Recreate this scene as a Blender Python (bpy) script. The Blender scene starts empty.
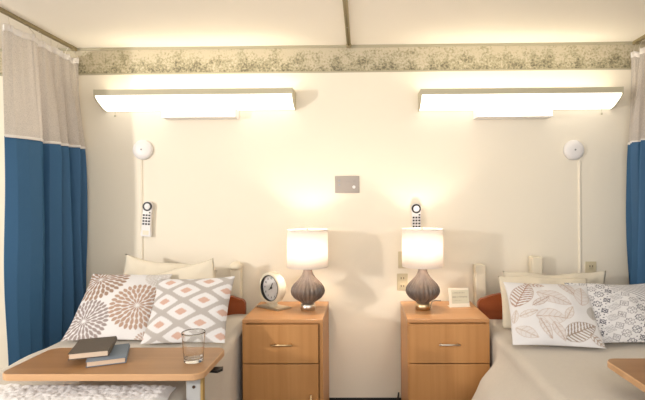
import bpy, bmesh, math, random
import numpy as np
from mathutils import Vector, Matrix, noise
PI = math.pi
R = math.radians
random.seed(4)
SC = bpy.context.scene
COL = SC.collection

# ------------------------------------------------------------------ helpers
def nd(nt, t, **kw):
    n = nt.nodes.new(t)
    for k, v in kw.items():
        setattr(n, k, v)
    return n

def mat(name, col, rough=0.6, metal=0.0, spec=0.4, bump=0.0, bscale=200.0, var=0.0, vscale=4.0, sheen=0.0, trans=0.0):
    m = bpy.data.materials.new(name); m.use_nodes = True
    nt = m.node_tree; b = nt.nodes['Principled BSDF']
    b.inputs['Base Color'].default_value = (*col, 1)
    b.inputs['Roughness'].default_value = rough
    b.inputs['Metallic'].default_value = metal
    b.inputs['Specular IOR Level'].default_value = spec
    if sheen: b.inputs['Sheen Weight'].default_value = sheen
    tc = nd(nt, 'ShaderNodeTexCoord')
    if var:
        n = nd(nt, 'ShaderNodeTexNoise'); n.inputs['Scale'].default_value = vscale; n.inputs['Detail'].default_value = 4
        nt.links.new(tc.outputs['Object'], n.inputs['Vector'])
        mx = nd(nt, 'ShaderNodeMix', data_type='RGBA')
        mx.inputs[6].default_value = (*[c*(1-var) for c in col], 1)
        mx.inputs[7].default_value = (*[min(1, c*(1+var)) for c in col], 1)
        nt.links.new(n.outputs['Fac'], mx.inputs[0]); nt.links.new(mx.outputs[2], b.inputs['Base Color'])
    if bump:
        n = nd(nt, 'ShaderNodeTexNoise'); n.inputs['Scale'].default_value = bscale; n.inputs['Detail'].default_value = 3
        nt.links.new(tc.outputs['Object'], n.inputs['Vector'])
        bp = nd(nt, 'ShaderNodeBump'); bp.inputs['Strength'].default_value = bump; bp.inputs['Distance'].default_value = 0.002
        nt.links.new(n.outputs['Fac'], bp.inputs['Height']); nt.links.new(bp.outputs[0], b.inputs['Normal'])
    return m

def emis(name, col, s):
    m = bpy.data.materials.new(name); m.use_nodes = True
    b = m.node_tree.nodes['Principled BSDF']
    b.inputs['Base Color'].default_value = (0.9, 0.9, 0.9, 1)
    b.inputs['Emission Color'].default_value = (*col, 1)
    b.inputs['Emission Strength'].default_value = s
    return m

def wood(name, c1, c2, axis='z', scale=1.0, rough=0.42):
    m = bpy.data.materials.new(name); m.use_nodes = True
    nt = m.node_tree; b = nt.nodes['Principled BSDF']
    b.inputs['Roughness'].default_value = rough
    b.inputs['Specular IOR Level'].default_value = 0.4
    tc = nd(nt, 'ShaderNodeTexCoord'); mp = nd(nt, 'ShaderNodeMapping')
    s = {'z': (38, 38, 1.6), 'x': (1.6, 38, 38), 'y': (38, 1.6, 38)}[axis]
    mp.inputs['Scale'].default_value = [k*scale for k in s]
    nt.links.new(tc.outputs['Object'], mp.inputs['Vector'])
    n = nd(nt, 'ShaderNodeTexNoise'); n.inputs['Scale'].default_value = 1.0; n.inputs['Detail'].default_value = 6; n.inputs['Distortion'].default_value = 0.6
    nt.links.new(mp.outputs[0], n.inputs['Vector'])
    cr = nd(nt, 'ShaderNodeValToRGB')
    cr.color_ramp.elements[0].position = 0.3; cr.color_ramp.elements[0].color = (*c1, 1)
    cr.color_ramp.elements[1].position = 0.7; cr.color_ramp.elements[1].color = (*c2, 1)
    nt.links.new(n.outputs['Fac'], cr.inputs[0]); nt.links.new(cr.outputs[0], b.inputs['Base Color'])
    return m

def obj(name, bm, m, parent=None, smooth=False, loc=None, rot=None):
    me = bpy.data.meshes.new(name)
    if isinstance(bm, bmesh.types.BMesh):
        bmesh.ops.recalc_face_normals(bm, faces=bm.faces[:])
        bm.to_mesh(me); bm.free()
    else:
        me = bm
    if m: 
        me.materials.clear(); me.materials.append(m)
    if smooth:
        for p in me.polygons: p.use_smooth = True
    o = bpy.data.objects.new(name, me); COL.objects.link(o)
    if parent: o.parent = parent
    if loc: o.location = loc
    if rot: o.rotation_euler = rot
    return o

def tag(o, label, cat, group=None, kind=None):
    o['label'] = label; o['category'] = cat
    if group: o['group'] = group
    if kind: o['kind'] = kind
    return o

def thing(name, label, cat, loc=(0, 0, 0), rot=(0, 0, 0), group=None):
    o = bpy.data.objects.new(name, None); COL.objects.link(o)
    o.empty_display_size = 0.05
    o.location = loc; o.rotation_euler = rot
    return tag(o, label, cat, group)

def struct(name, bm, m, label=None, smooth=False):
    o = obj(name, bm, m, smooth=smooth); o['kind'] = 'structure'
    if label: o['label'] = label
    return o

def B(): return bmesh.new()

def box(bm, x0, x1, y0, y1, z0, z1, bev=0.0, seg=2):
    tmp = bmesh.new()
    bmesh.ops.create_cube(tmp, size=1)
    for v in tmp.verts:
        v.co = Vector(((x0+x1)/2 + v.co.x*(x1-x0), (y0+y1)/2 + v.co.y*(y1-y0), (z0+z1)/2 + v.co.z*(z1-z0)))
    if bev:
        bmesh.ops.bevel(tmp, geom=tmp.edges[:], offset=bev, segments=seg, affect='EDGES', profile=0.5)
    me = bpy.data.meshes.new('t'); tmp.to_mesh(me); tmp.free(); bm.from_mesh(me); bpy.data.meshes.remove(me)
    return bm

def lathe(bm, prof, seg=32, cx=0, cy=0, flute=None, axis='z', closed=False):
    rings = []
    for (r, z) in prof:
        ring = []
        for i in range(seg):
            a = 2*PI*i/seg
            rr = r*(flute(a, z) if flute else 1)
            ring.append(bm.verts.new((cx+rr*math.cos(a), cy+rr*math.sin(a), z)))
        rings.append(ring)
    n = len(rings)
    for k in range(n-1 + (1 if closed else 0)):
        a, b = rings[k], rings[(k+1) % n]
        for i in range(seg):
            j = (i+1) % seg
            bm.faces.new((a[i], a[j], b[j], b[i]))
    if not closed:
        if prof[0][0] > 1e-5: bm.faces.new(rings[0][::-1])
        if prof[-1][0] > 1e-5: bm.faces.new(rings[-1])
    return bm

def turn(bm, axis):
    """turn a z-axis shape so its axis points to -y"""
    for v in bm.verts:
        x, y, z = v.co; v.co = (x, -z, y)
    return bm

def tube(bm, pts, r, seg=8, closed=False):
    pts = [Vector(p) for p in pts]; n = len(pts); rings = []
    for i, p in enumerate(pts):
        if closed: t = pts[(i+1) % n]-pts[i-1]
        else: t = pts[min(i+1, n-1)]-pts[max(i-1, 0)]
        t.normalize()
        up = Vector((0, 0, 1)) if abs(t.z) < 0.9 else Vector((0, 1, 0))
        a = t.cross(up).normalized(); b = t.cross(a)
        rings.append([bm.verts.new(p + r*(math.cos(2*PI*k/seg)*a + math.sin(2*PI*k/seg)*b)) for k in range(seg)])
    for i in range(n if closed else n-1):
        A, C = rings[i], rings[(i+1) % n]
        for k in range(seg):
            bm.faces.new((A[k], A[(k+1) % seg], C[(k+1) % seg], C[k]))
    if not closed:
        bm.faces.new(rings[0][::-1]); bm.faces.new(rings[-1])
    return bm

def prism(bm, pts, a0, a1, axis='x'):
    """extrude a polygon of (p,q) along an axis. x: (y,z)  y: (x,z)  z: (x,y)"""
    def P(p, q, t):
        return {'x': (t, p, q), 'y': (p, t, q), 'z': (p, q, t)}[axis]
    A = [bm.verts.new(P(p, q, a0)) for p, q in pts]; C = [bm.verts.new(P(p, q, a1)) for p, q in pts]
    n = len(pts)
    for i in range(n):
        bm.faces.new((A[i], A[(i+1) % n], C[(i+1) % n], C[i]))
    bm.faces.new(A[::-1]); bm.faces.new(C)
    return bm

def grid(bm, nu, nv, f):
    V = [[bm.verts.new(f(i/nu, j/nv)) for i in range(nu+1)] for j in range(nv+1)]
    for j in range(nv):
        for i in range(nu):
            bm.faces.new((V[j][i], V[j][i+1], V[j+1][i+1], V[j+1][i]))
    return bm

def text_mesh(s, size, extrude=0.0004, align='CENTER', font=None):
    cu = bpy.data.curves.new('txt', 'FONT'); cu.body = s; cu.size = size; cu.extrude = extrude
    cu.align_x = align; cu.align_y = 'CENTER'; cu.resolution_u = 3
    o = bpy.data.objects.new('txt', cu); COL.objects.link(o)
    dg = bpy.context.evaluated_depsgraph_get(); dg.update()
    me = bpy.data.meshes.new_from_object(o.evaluated_get(dg))
    bpy.data.objects.remove(o); bpy.data.curves.remove(cu)
    return me

def add_text(bm, s, size, M):
    me = text_mesh(s, size); me.transform(M); bm.from_mesh(me); bpy.data.meshes.remove(me)

def sm(a, b, x):
    t = max(0, min(1, (x-a)/(b-a))); return t*t*(3-2*t)

# ------------------------------------------------------------------ room frame
# back wall is the plane y=0, the camera stands at y=-3.13, x to the right, z up
F = 470.0; D = 3.13; CZ = 1.41
H = 2.44

# ------------------------------------------------------------------ materials
m_wall = mat('wall_paint', (0.85, 0.78, 0.645), 0.65, bump=0.08, bscale=120, var=0.015, vscale=2)
m_ceil = mat('ceiling_paint', (0.90, 0.85, 0.76), 0.8, bump=0.1, bscale=90)
m_floor = mat('vinyl_floor', (0.10, 0.075, 0.055), 0.35, var=0.15, vscale=8)
m_base = mat('black_rubber', (0.012, 0.011, 0.011), 0.5)
m_wood = wood('maple_laminate', (0.46, 0.215, 0.070), (0.55, 0.275, 0.10), 'z', 0.6)
m_woodt = wood('maple_laminate_top', (0.48, 0.235, 0.09), (0.56, 0.285, 0.12), 'x', 0.6, 0.32)
m_table = wood('beech_laminate', (0.31, 0.16, 0.065), (0.38, 0.205, 0.088), 'x', 0.5, 0.33)
m_tedge = wood('beech_edge', (0.50, 0.29, 0.145), (0.57, 0.34, 0.18), 'x', 0.5, 0.3)
m_gap = mat('dark_gap', (0.06, 0.03, 0.015), 0.8)
m_head = wood('mahogany', (0.26, 0.058, 0.016), (0.34, 0.085, 0.026), 'x', 0.5, 0.35)
m_brass = mat('brushed_brass', (0.72, 0.55, 0.33), 0.3, 1.0)
m_nickel = mat('brushed_nickel', (0.72, 0.66, 0.58), 0.28, 1.0)
m_steel = mat('brushed_steel', (0.36, 0.315, 0.275), 0.45, 0.4, bump=0.1, bscale=60)
m_white = mat('white_plastic', (0.82, 0.79, 0.77), 0.35)
m_cream = mat('cream_plastic', (0.78, 0.71, 0.56), 0.4)
m_ivory = mat('ivory_plate', (0.62, 0.54, 0.36), 0.4)
m_black = mat('black_plastic', (0.01, 0.01, 0.01), 0.35)
m_grey = mat('grey_plastic', (0.30, 0.30, 0.30), 0.4)
m_band = mat('enamel_beige', (0.50, 0.46, 0.33), 0.45)
m_track = mat('track_bronze', (0.33, 0.27, 0.15), 0.4, 0.4)
m_line = mat('ceiling_moulding', (0.42, 0.38, 0.27), 0.6)
m_sheet = mat('cream_sheet', (0.72, 0.665, 0.575), 0.85, bump=0.25, bscale=300, var=0.04, vscale=25, sheen=0.2)
m_spread = mat('cream_bedspread', (0.56, 0.51, 0.44), 0.85, bump=0.5, bscale=180, var=0.04, vscale=60, sheen=0.2)
m_throw = mat('white_chenille', (0.80, 0.79, 0.79), 0.9, bump=1.0, bscale=160, sheen=0.4)
m_pillow = mat('cream_cotton', (0.72, 0.65, 0.52), 0.85, bump=0.2, bscale=300, sheen=0.15)
m_mattress = mat('mattress_ticking', (0.5, 0.5, 0.52), 0.8)
m_bedmetal = mat('bed_frame_enamel', (0.45, 0.40, 0.33), 0.4, 0.3)
m_lens = emis('lit_diffuser', (1.0, 0.92, 0.78), 1.4)
m_up = emis('lit_uplight', (1.0, 0.90, 0.72), 6.5)
m_lens2 = emis('lit_reading_lens', (1.0, 0.90, 0.72), 2.0)
m_bulb = emis('bulb_glow', (1.0, 0.84, 0.68), 150.0)
m_page = mat('book_pages', (0.72, 0.56, 0.42), 0.8, bump=0.6, bscale=400)
m_bk1 = mat('taupe_bookcloth', (0.10, 0.082, 0.066), 0.7, bump=0.3, bscale=500)
m_bk2 = mat('slate_blue_bookcloth', (0.17, 0.21, 0.26), 0.7, bump=0.3, bscale=500)
m_cord = mat('grey_cord', (0.25, 0.22, 0.18), 0.5)
m_card = mat('ivory_card', (0.80, 0.74, 0.62), 0.5)
m_cardin = mat('sage_card', (0.62, 0.60, 0.47), 0.5)
m_ink = mat('faded_ink', (0.42, 0.40, 0.31), 0.7)

def ceramic():
    m = bpy.data.materials.new('taupe_glaze'); m.use_nodes = True
    nt = m.node_tree; b = nt.nodes['Principled BSDF']
    b.inputs['Roughness'].default_value = 0.3
    tc = nd(nt, 'ShaderNodeTexCoord'); n = nd(nt, 'ShaderNodeTexNoise'); n.inputs['Scale'].default_value = 14
    nt.links.new(tc.outputs['Object'], n.inputs['Vector'])
    cr = nd(nt, 'ShaderNodeValToRGB')
    cr.color_ramp.elements[0].position = 0.35; cr.color_ramp.elements[0].color = (0.12, 0.095, 0.082, 1)
    cr.color_ramp.elements[1].position = 0.65; cr.color_ramp.elements[1].color = (0.20, 0.15, 0.12, 1)
    nt.links.new(n.outputs['Fac'], cr.inputs[0]); nt.links.new(cr.outputs[0], b.inputs['Base Color'])
    return m
m_ceramic = ceramic()

def shade_mat():
    m = bpy.data.materials.new('linen_shade'); m.use_nodes = True
    nt = m.node_tree; nt.nodes.remove(nt.nodes['Principled BSDF'])
    out = [n for n in nt.nodes if n.type == 'OUTPUT_MATERIAL'][0]
    d = nd(nt, 'ShaderNodeBsdfDiffuse'); d.inputs[0].default_value = (0.88, 0.84, 0.80, 1)
    t = nd(nt, 'ShaderNodeBsdfTranslucent'); t.inputs[0].default_value = (0.80, 0.76, 0.72, 1)
    mx = nd(nt, 'ShaderNodeMixShader'); mx.inputs[0].default_value = 0.45
    nt.links.new(d.outputs[0], mx.inputs[1]); nt.links.new(t.outputs[0], mx.inputs[2]); nt.links.new(mx.outputs[0], out.inputs[0])
    return m
m_shade = shade_mat()

def glass_mat():
    m = bpy.data.materials.new('clear_glass'); m.use_nodes = True
    b = m.node_tree.nodes['Principled BSDF']
    b.inputs['Base Color'].default_value = (0.97, 0.97, 0.96, 1)
    b.inputs['Roughness'].default_value = 0.02; b.inputs['IOR'].default_value = 1.45
    b.inputs['Transmission Weight'].default_value = 1.0
    return m
m_glass = glass_mat()

def frieze_mat():
    m = bpy.data.materials.new('foliage_wallpaper'); m.use_nodes = True
    nt = m.node_tree; b = nt.nodes['Principled BSDF']; b.inputs['Roughness'].default_value = 0.6
    L = nt.links.new
    tc = nd(nt, 'ShaderNodeTexCoord')
    n1 = nd(nt, 'ShaderNodeTexNoise'); n1.inputs['Scale'].default_value = 70; n1.inputs['Detail'].default_value = 5; n1.inputs['Roughness'].default_value = 0.75
    n2 = nd(nt, 'ShaderNodeTexNoise'); n2.inputs['Scale'].default_value = 11; n2.inputs['Detail'].default_value = 3
    vo = nd(nt, 'ShaderNodeTexVoronoi'); vo.inputs['Scale'].default_value = 75
    for n in (n1, n2, vo): L(tc.outputs['Object'], n.inputs['Vector'])
    sp = nd(nt, 'ShaderNodeSeparateXYZ'); L(tc.outputs['Object'], sp.inputs[0])
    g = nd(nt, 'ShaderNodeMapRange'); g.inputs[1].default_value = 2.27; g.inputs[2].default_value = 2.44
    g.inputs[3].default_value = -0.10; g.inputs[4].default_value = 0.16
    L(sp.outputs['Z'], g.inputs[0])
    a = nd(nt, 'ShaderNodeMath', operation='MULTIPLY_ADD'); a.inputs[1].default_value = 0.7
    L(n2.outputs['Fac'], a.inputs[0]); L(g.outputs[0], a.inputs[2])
    a2 = nd(nt, 'ShaderNodeMath', operation='MULTIPLY_ADD'); a2.inputs[1].default_value = 1.0
    L(n1.outputs['Fac'], a2.inputs[0]); L(a.outputs[0], a2.inputs[2])
    a3 = nd(nt, 'ShaderNodeMath', operation='MULTIPLY_ADD'); a3.inputs[1].default_value = 0.22
    L(vo.outputs['Distance'], a3.inputs[0]); L(a2.outputs[0], a3.inputs[2])
    cr = nd(nt, 'ShaderNodeValToRGB'); e = cr.color_ramp.elements
    e[0].position = 0.55; e[0].color = (0.10, 0.088, 0.055, 1)
    e[1].position = 1.0; e[1].color = (0.56, 0.49, 0.35, 1)
    for p, c in ((0.70, (0.17, 0.15, 0.095)), (0.78, (0.29, 0.255, 0.155)), (0.88, (0.42, 0.37, 0.24))):
        k = e.new(p); k.color = (*c, 1)
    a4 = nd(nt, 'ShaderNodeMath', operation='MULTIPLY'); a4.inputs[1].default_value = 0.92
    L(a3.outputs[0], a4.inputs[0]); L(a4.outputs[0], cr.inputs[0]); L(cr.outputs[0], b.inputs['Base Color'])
    return m
m_frieze = frieze_mat()

def curtain_mat(name, col, net):
    m = bpy.data.materials.new(name); m.use_nodes = True
    nt = m.node_tree; L = nt.links.new
    nt.nodes.remove(nt.nodes['Principled BSDF'])
    out = [n for n in nt.nodes if n.type == 'OUTPUT_MATERIAL'][0]
    d = nd(nt, 'ShaderNodeBsdfDiffuse'); d.inputs[0].default_value = (*col, 1)
    t = nd(nt, 'ShaderNodeBsdfTranslucent'); t.inputs[0].default_value = (*col, 1)
    mx = nd(nt, 'ShaderNodeMixShader'); mx.inputs[0].default_value = 0.35 if net else 0.05
    L(d.outputs[0], mx.inputs[1]); L(t.outputs[0], mx.inputs[2])
    last = mx.outputs[0]
    if net:
        tc = nd(nt, 'ShaderNodeTexCoord'); vo = nd(nt, 'ShaderNodeTexVoronoi'); vo.inputs['Scale'].default_value = 260
        L(tc.outputs['Object'], vo.inputs['Vector'])
        mr = nd(nt, 'ShaderNodeMapRange'); mr.inputs[1].default_value = 0.2; mr.inputs[2].default_value = 0.5; mr.inputs[3].default_value = 0.7; mr.inputs[4].default_value = 1.0
        L(vo.outputs['Distance'], mr.inputs[0])
        tr = nd(nt, 'ShaderNodeBsdfTransparent'); m2 = nd(nt, 'ShaderNodeMixShader')
        L(mr.outputs[0], m2.inputs[0]); L(tr.outputs[0], m2.inputs[1]); L(last, m2.inputs[2]); last = m2.outputs[0]
    else:
        g = nd(nt, 'ShaderNodeBsdfGlossy'); g.inputs['Roughness'].default_value = 0.5; g.inputs[0].default_value = (0.8, 0.8, 0.8, 1)
        m2 = nd(nt, 'ShaderNodeMixShader'); m2.inputs[0].default_value = 0.02
        L(last, m2.inputs[1]); L(g.outputs[0], m2.inputs[2]); last = m2.outputs[0]
    L(last, out.inputs[0])
    return m
m_net = curtain_mat('white_net', (0.68, 0.63, 0.58), True)
m_blue = curtain_mat('blue_cloth', (0.045, 0.130, 0.255), False)
m_hem = mat('white_hem', (0.80, 0.76, 0.72), 0.8)

def vcol_mat(name):
    m = bpy.data.materials.new(name); m.use_nodes = True
    nt = m.node_tree; b = nt.nodes['Principled BSDF']; b.inputs['Roughness'].default_value = 0.85
    b.inputs['Specular IOR Level'].default_value = 0.2
    a = nd(nt, 'ShaderNodeAttribute'); a.attribute_name = 'print'
    nt.links.new(a.outputs['Color'], b.inputs['Base Color'])
    tc = nd(nt, 'ShaderNodeTexCoord'); n = nd(nt, 'ShaderNodeTexNoise'); n.inputs['Scale'].default_value = 350
    nt.links.new(tc.outputs['Object'], n.inputs['Vector'])
    bp = nd(nt, 'ShaderNodeBump'); bp.inputs['Strength'].default_value = 0.3; bp.inputs['Distance'].default_value = 0.002
    nt.links.new(n.outputs['Fac'], bp.inputs['Height']); nt.links.new(bp.outputs[0], b.inputs['Normal'])
    return m
m_print = vcol_mat('printed_cotton')

# ------------------------------------------------------------------ room shell
XL, XR, YF = -4.1, 2.95, -3.9
struct('wall_back', box(B(), XL, XR, 0, 0.1, 0, H), m_wall)
struct('wall_left', box(B(), XL-0.1, XL, YF, 0.1, 0, H), m_wall)
struct('wall_right', box(B(), XR, XR+0.1, YF, 0.1, 0, H), m_wall)
struct('ceiling', box(B(), XL-0.1, XR+0.1, YF, 0.1, H, H+0.1), m_ceil)
struct('floor', box(B(), XL-0.1, XR+0.1, YF, 0.1, -0.1, 0), m_floor)
struct('baseboard_back', box(B(), XL, XR, -0.012, 0, 0, 0.095, 0.003), m_base)
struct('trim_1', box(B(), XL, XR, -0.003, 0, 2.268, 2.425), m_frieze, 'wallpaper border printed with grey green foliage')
struct('trim_2', box(B(), XL, XR, -0.012, 0, 2.424, 2.44), m_line, 'thin moulding where the wall meets the ceiling')
struct('trim_3', box(B(), XL, XR, -0.005, 0, 2.260, 2.270), m_line, 'thin dark edge under the wallpaper border')

# ------------------------------------------------------------------ ceiling tracks
def track(x, y0, y1, label):
    t = thing('curtain_track', label, 'curtain track', (x, 0, H), group='curtain tracks on the ceiling')
    b = B()
    prism(b, [(-0.013, 0), (0.013, 0), (0.013, -0.016), (0.004, -0.016), (0.004, -0.013), (0.009, -0.013), (0.009, -0.004), (-0.009, -0.004), (-0.009, -0.013), (-0.004, -0.013), (-0.004, -0.016), (-0.013, -0.016)], y0, y1, 'y')
    obj('rail', b, m_track, t)
    obj('end_stop', box(B(), -0.016, 0.016, y1-0.02, y1+0.003, -0.024, 0, 0.003), m_track, t)
    for k in range(4):
        yy = y1 - 0.35 - k*0.55
        if yy > y0: obj('screw', lathe(B(), [(0.004, -0.018), (0.004, -0.0155)], 10, 0, yy), m_nickel, t)
    return t
track(-1.91, -3.4, -0.02, 'bronze ceiling track carrying the left net topped curtain')
track(-0.078, -3.4, -0.02, 'empty bronze ceiling track running over the gap between the lights')
track(1.80, -3.4, -0.02, 'bronze ceiling track carrying the right net topped curtain')

# ------------------------------------------------------------------ curtains
def pchip(xs, ys, x):
    for i in range(len(xs)-1):
        if x <= xs[i+1]:
            t = (x-xs[i])/(xs[i+1]-xs[i]); t = t*t*(3-2*t); return ys[i]+(ys[i+1]-ys[i])*t
    return ys[-1]

def curtain(x, sgn, label, ydepths, offs, y_near):
    """sgn=+1: room side is +x"""
    t = thing('privacy_curtain', label, 'curtain', (x, 0, 0), group='net topped privacy curtains')
    ztop, zmid, zbot = 2.365, 1.765, 0.30
    n = len(ydepths)
    def P(u, z):
        k = sm(2.40, 1.6, z)            # fold depth grows towards the hem
        yy = pchip([i/(n-1) for i in range(n)], ydepths, u)
        xx = pchip([i/(n-1) for i in range(n)], offs, u)
        w = 0.006*math.sin(z*5+u*14)*(1-k*0.2) + 0.016*sm(1.5, 0.5, z)*math.sin(z*3+u*9)
        # the folds lean a little towards the wall lower down, as cloth does
        yw = yy + 0.035*sm(1.7, 0.6, z)*(u)*(0.6)
        yw = min(yw, -0.012)
        ripple = 0.004*math.sin(u*140)*(1-k)
        return Vector((sgn*(xx*(0.6+1.3*k) + w + ripple), yw, z))
    nu = 150
    hooks = [0.04+i*0.155 for i in range(7)]
    def topz(u):
        d = min(abs(u-h) for h in hooks)/0.0775
        return ztop + 0.018*(1-min(1, d)) - 0.012
    b = B(); grid(b, nu, 30, lambda u, v: P(u, zmid + (topz(u)-zmid)*v))
    obj('net_panel', b, m_net, t, True)
    b = B(); grid(b, nu, 60, lambda u, v: P(u, zbot + (zmid-zbot)*v))
    o = obj('cloth_panel', b, m_blue, t, True)
    s = o.modifiers.new('s', 'SOLIDIFY'); s.thickness = 0.003; s.offset = -sgn
    b = B(); grid(b, nu, 3, lambda u, v: P(u, topz(u)-0.035 + 0.037*v) + Vector((sgn*0.003, 0, 0)))
    o = obj('heading_tape', b, m_hem, t, True)
    s = o.modifiers.new('s', 'SOLIDIFY'); s.thickness = 0.003
    b = B(); grid(b, nu, 2, lambda u, v: P(u, zmid - 0.006 + 0.016*v) + Vector((sgn*0.004, 0, 0)))
    o = obj('seam_band', b, m_hem, t, True)
    s = o.modifiers.new('s', 'SOLIDIFY'); s.thickness = 0.002
    for h in hooks:
        if h > 1: continue
        p = P(h, topz(h)-0.016)
        q = Vector((0, p.y, 2.42))
        obj('hook', tube(B(), [p+Vector((sgn*0.008, 0, -0.004)), p+Vector((sgn*0.009, 0, 0.006)), p+Vector((sgn*0.004, 0, 0.02)), q], 0.0018, 6), m_nickel, t)
    return t
curtain(-1.91, 1, 'blue curtain with white net top at the left edge, by the burst print cushion',
        [-0.645, -0.60, -0.54, -0.47, -0.425, -0.40, -0.35, -0.30, -0.275, -0.25, -0.21, -0.185, -0.165, -0.13, -0.085, -0.07, -0.04, -0.02],
        [0.00, 0.02, 0.035, 0.045, 0.035, -0.06, 0.025, 0.045, -0.06, 0.02, 0.045, -0.045, 0.01, 0.055, -0.05, 0.02, 0.045, 0.03], -0.63)
curtain(1.80, -1, 'blue curtain with white net top at the right edge, by the black print cushion',
        [-0.60, -0.55, -0.50, -0.46, -0.42, -0.38, -0.33, -0.29, -0.25, -0.22, -0.18, -0.14, -0.11, -0.08, -0.05, -0.02],
        [-0.02, 0.04, 0.05, -0.04, -0.02, 0.04, 0.05, -0.04, 0.02, 0.05, -0.03, 0.03, 0.045, -0.04, 0.02, 0.03], -0.60)

# ------------------------------------------------------------------ wall lights
def wall_light(x0, x1, label, pull_x, bx0, bx1, zz=1.962):
    cx = (x0+x1)/2
    t = thing('wall_light', label, 'wall light', (cx, 0, zz), group='wall lights over the beds')
    a, c = x0-cx, x1-cx; Z = -1.95
    b = B()
    prism(b, [(-0.150, 2.078+Z), (-0.144, 2.078+Z), (-0.144, 2.110+Z), (-0.120, 2.110+Z), (-0.120, 2.114+Z), (-0.150, 2.114+Z)], a, c, 'x')
    prism(b, [(-0.004, 2.0+Z), (-0.0, 2.0+Z), (-0.0, 2.114+Z), (-0.03, 2.114+Z), (-0.03, 2.110+Z), (-0.004, 2.110+Z)], a, c, 'x')
    obj('housing', b, m_band, t)
    b = B()
    prism(b, [(-0.146, 2.080+Z), (-0.141, 2.066+Z), (-0.120, 2.048+Z), (-0.05, 2.012+Z), (-0.006, 2.001+Z), (-0.006, 2.006+Z), (-0.05, 2.018+Z), (-0.118, 2.053+Z), (-0.138, 2.070+Z)], a+0.004, c-0.004, 'x')
    obj('diffuser', b, m_lens, t, False)
    b = B(); box(b, a+0.006, c-0.006, -0.112, -0.050, 2.066+Z, 2.070+Z)
    obj('uplight_lens', b, m_up, t)
    for s0, s1 in ((a-0.004, a+0.003), (c-0.003, c+0.004)):
        b = B(); prism(b, [(-0.151, 2.115+Z), (-0.151, 2.074+Z), (-0.142, 2.062+Z), (-0.12, 2.045+Z), (-0.05, 2.009+Z), (0, 1.998+Z), (0, 2.115+Z)], s0, s1, 'x')
        obj('end_cap', b, m_band, t)
    b = B(); box(b, bx0-cx, bx1-cx, -0.098, -0.0, 1.940+Z, 2.000+Z, 0.003)
    o = obj('reading_light', b, m_white, t)
    b = B(); box(b, bx0-cx+0.004, bx1-cx-0.004, -0.103, -0.096, 1.945+Z, 2.018+Z, 0.002)
    obj('lens', b, m_lens2, o)
    b = B(); tube(b, [(pull_x-cx, -0.02, 2.0+Z), (pull_x-cx, -0.02, 1.975+Z)], 0.0015, 6)
    lathe(b, [(0.001, 1.962+Z), (0.006, 1.964+Z), (0.006, 1.974+Z), (0.001, 1.978+Z)], 10, pull_x-cx, -0.02)
    obj('pull_chain', b, m_band, t)
    return t
wall_light(-1.706, -0.438, 'long lit wall light on the left, over the bed with the diamond print cushion', -1.64, -1.298, -0.814)
wall_light(0.382, 1.648, 'long lit wall light on the right, over the bed with the leaf print cushion', 1.58, 0.742, 1.23, 1.947)

# ------------------------------------------------------------------ wall fittings
def disc(x, z, label):
    t = thing('wall_disc', label, 'call disc', (x, 0, z), group='round discs on the wall')
    b = turn(lathe(B(), [(0.066, 0.0), (0.067, 0.012), (0.063, 0.022), (0.05, 0.030), (0.03, 0.034), (0.0001, 0.035)], 40), 'y')
    obj('dome', b, m_white, t, True)
    b = turn(lathe(B(), [(0.006, 0.033), (0.006, 0.037), (0.0001, 0.0375)], 12), 'y'); obj('button', b, m_grey, t)
    return t
disc((144-363)/150, 1.41+52/150-0.002, 'round white wall disc under the left wall light, above a handset')
disc((573-363)/150, 1.41+48/150, 'round white wall disc under the right wall light, alone with its cord cover')

def raceway(x, z0, z1, w, label):
    b = B(); prism(b, [(-w/2, 0), (w/2, 0), (w/2-0.002, -0.006), (w/2-0.007, -0.010), (-w/2+0.007, -0.010), (-w/2+0.002, -0.006)], z0, z1, 'z')
    return tag(obj('cord_cover', b, m_wall, loc=(x, 0, 0)), label, 'cord cover', 'cord covers under the discs')
raceway((142-363)/150, 0.80, 1.69, 0.018, 'cream cord cover running down the wall from the left white disc')
raceway((579-363)/150, 0.80, 1.66, 0.020, 'cream cord cover running down the wall from the right white disc')

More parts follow.
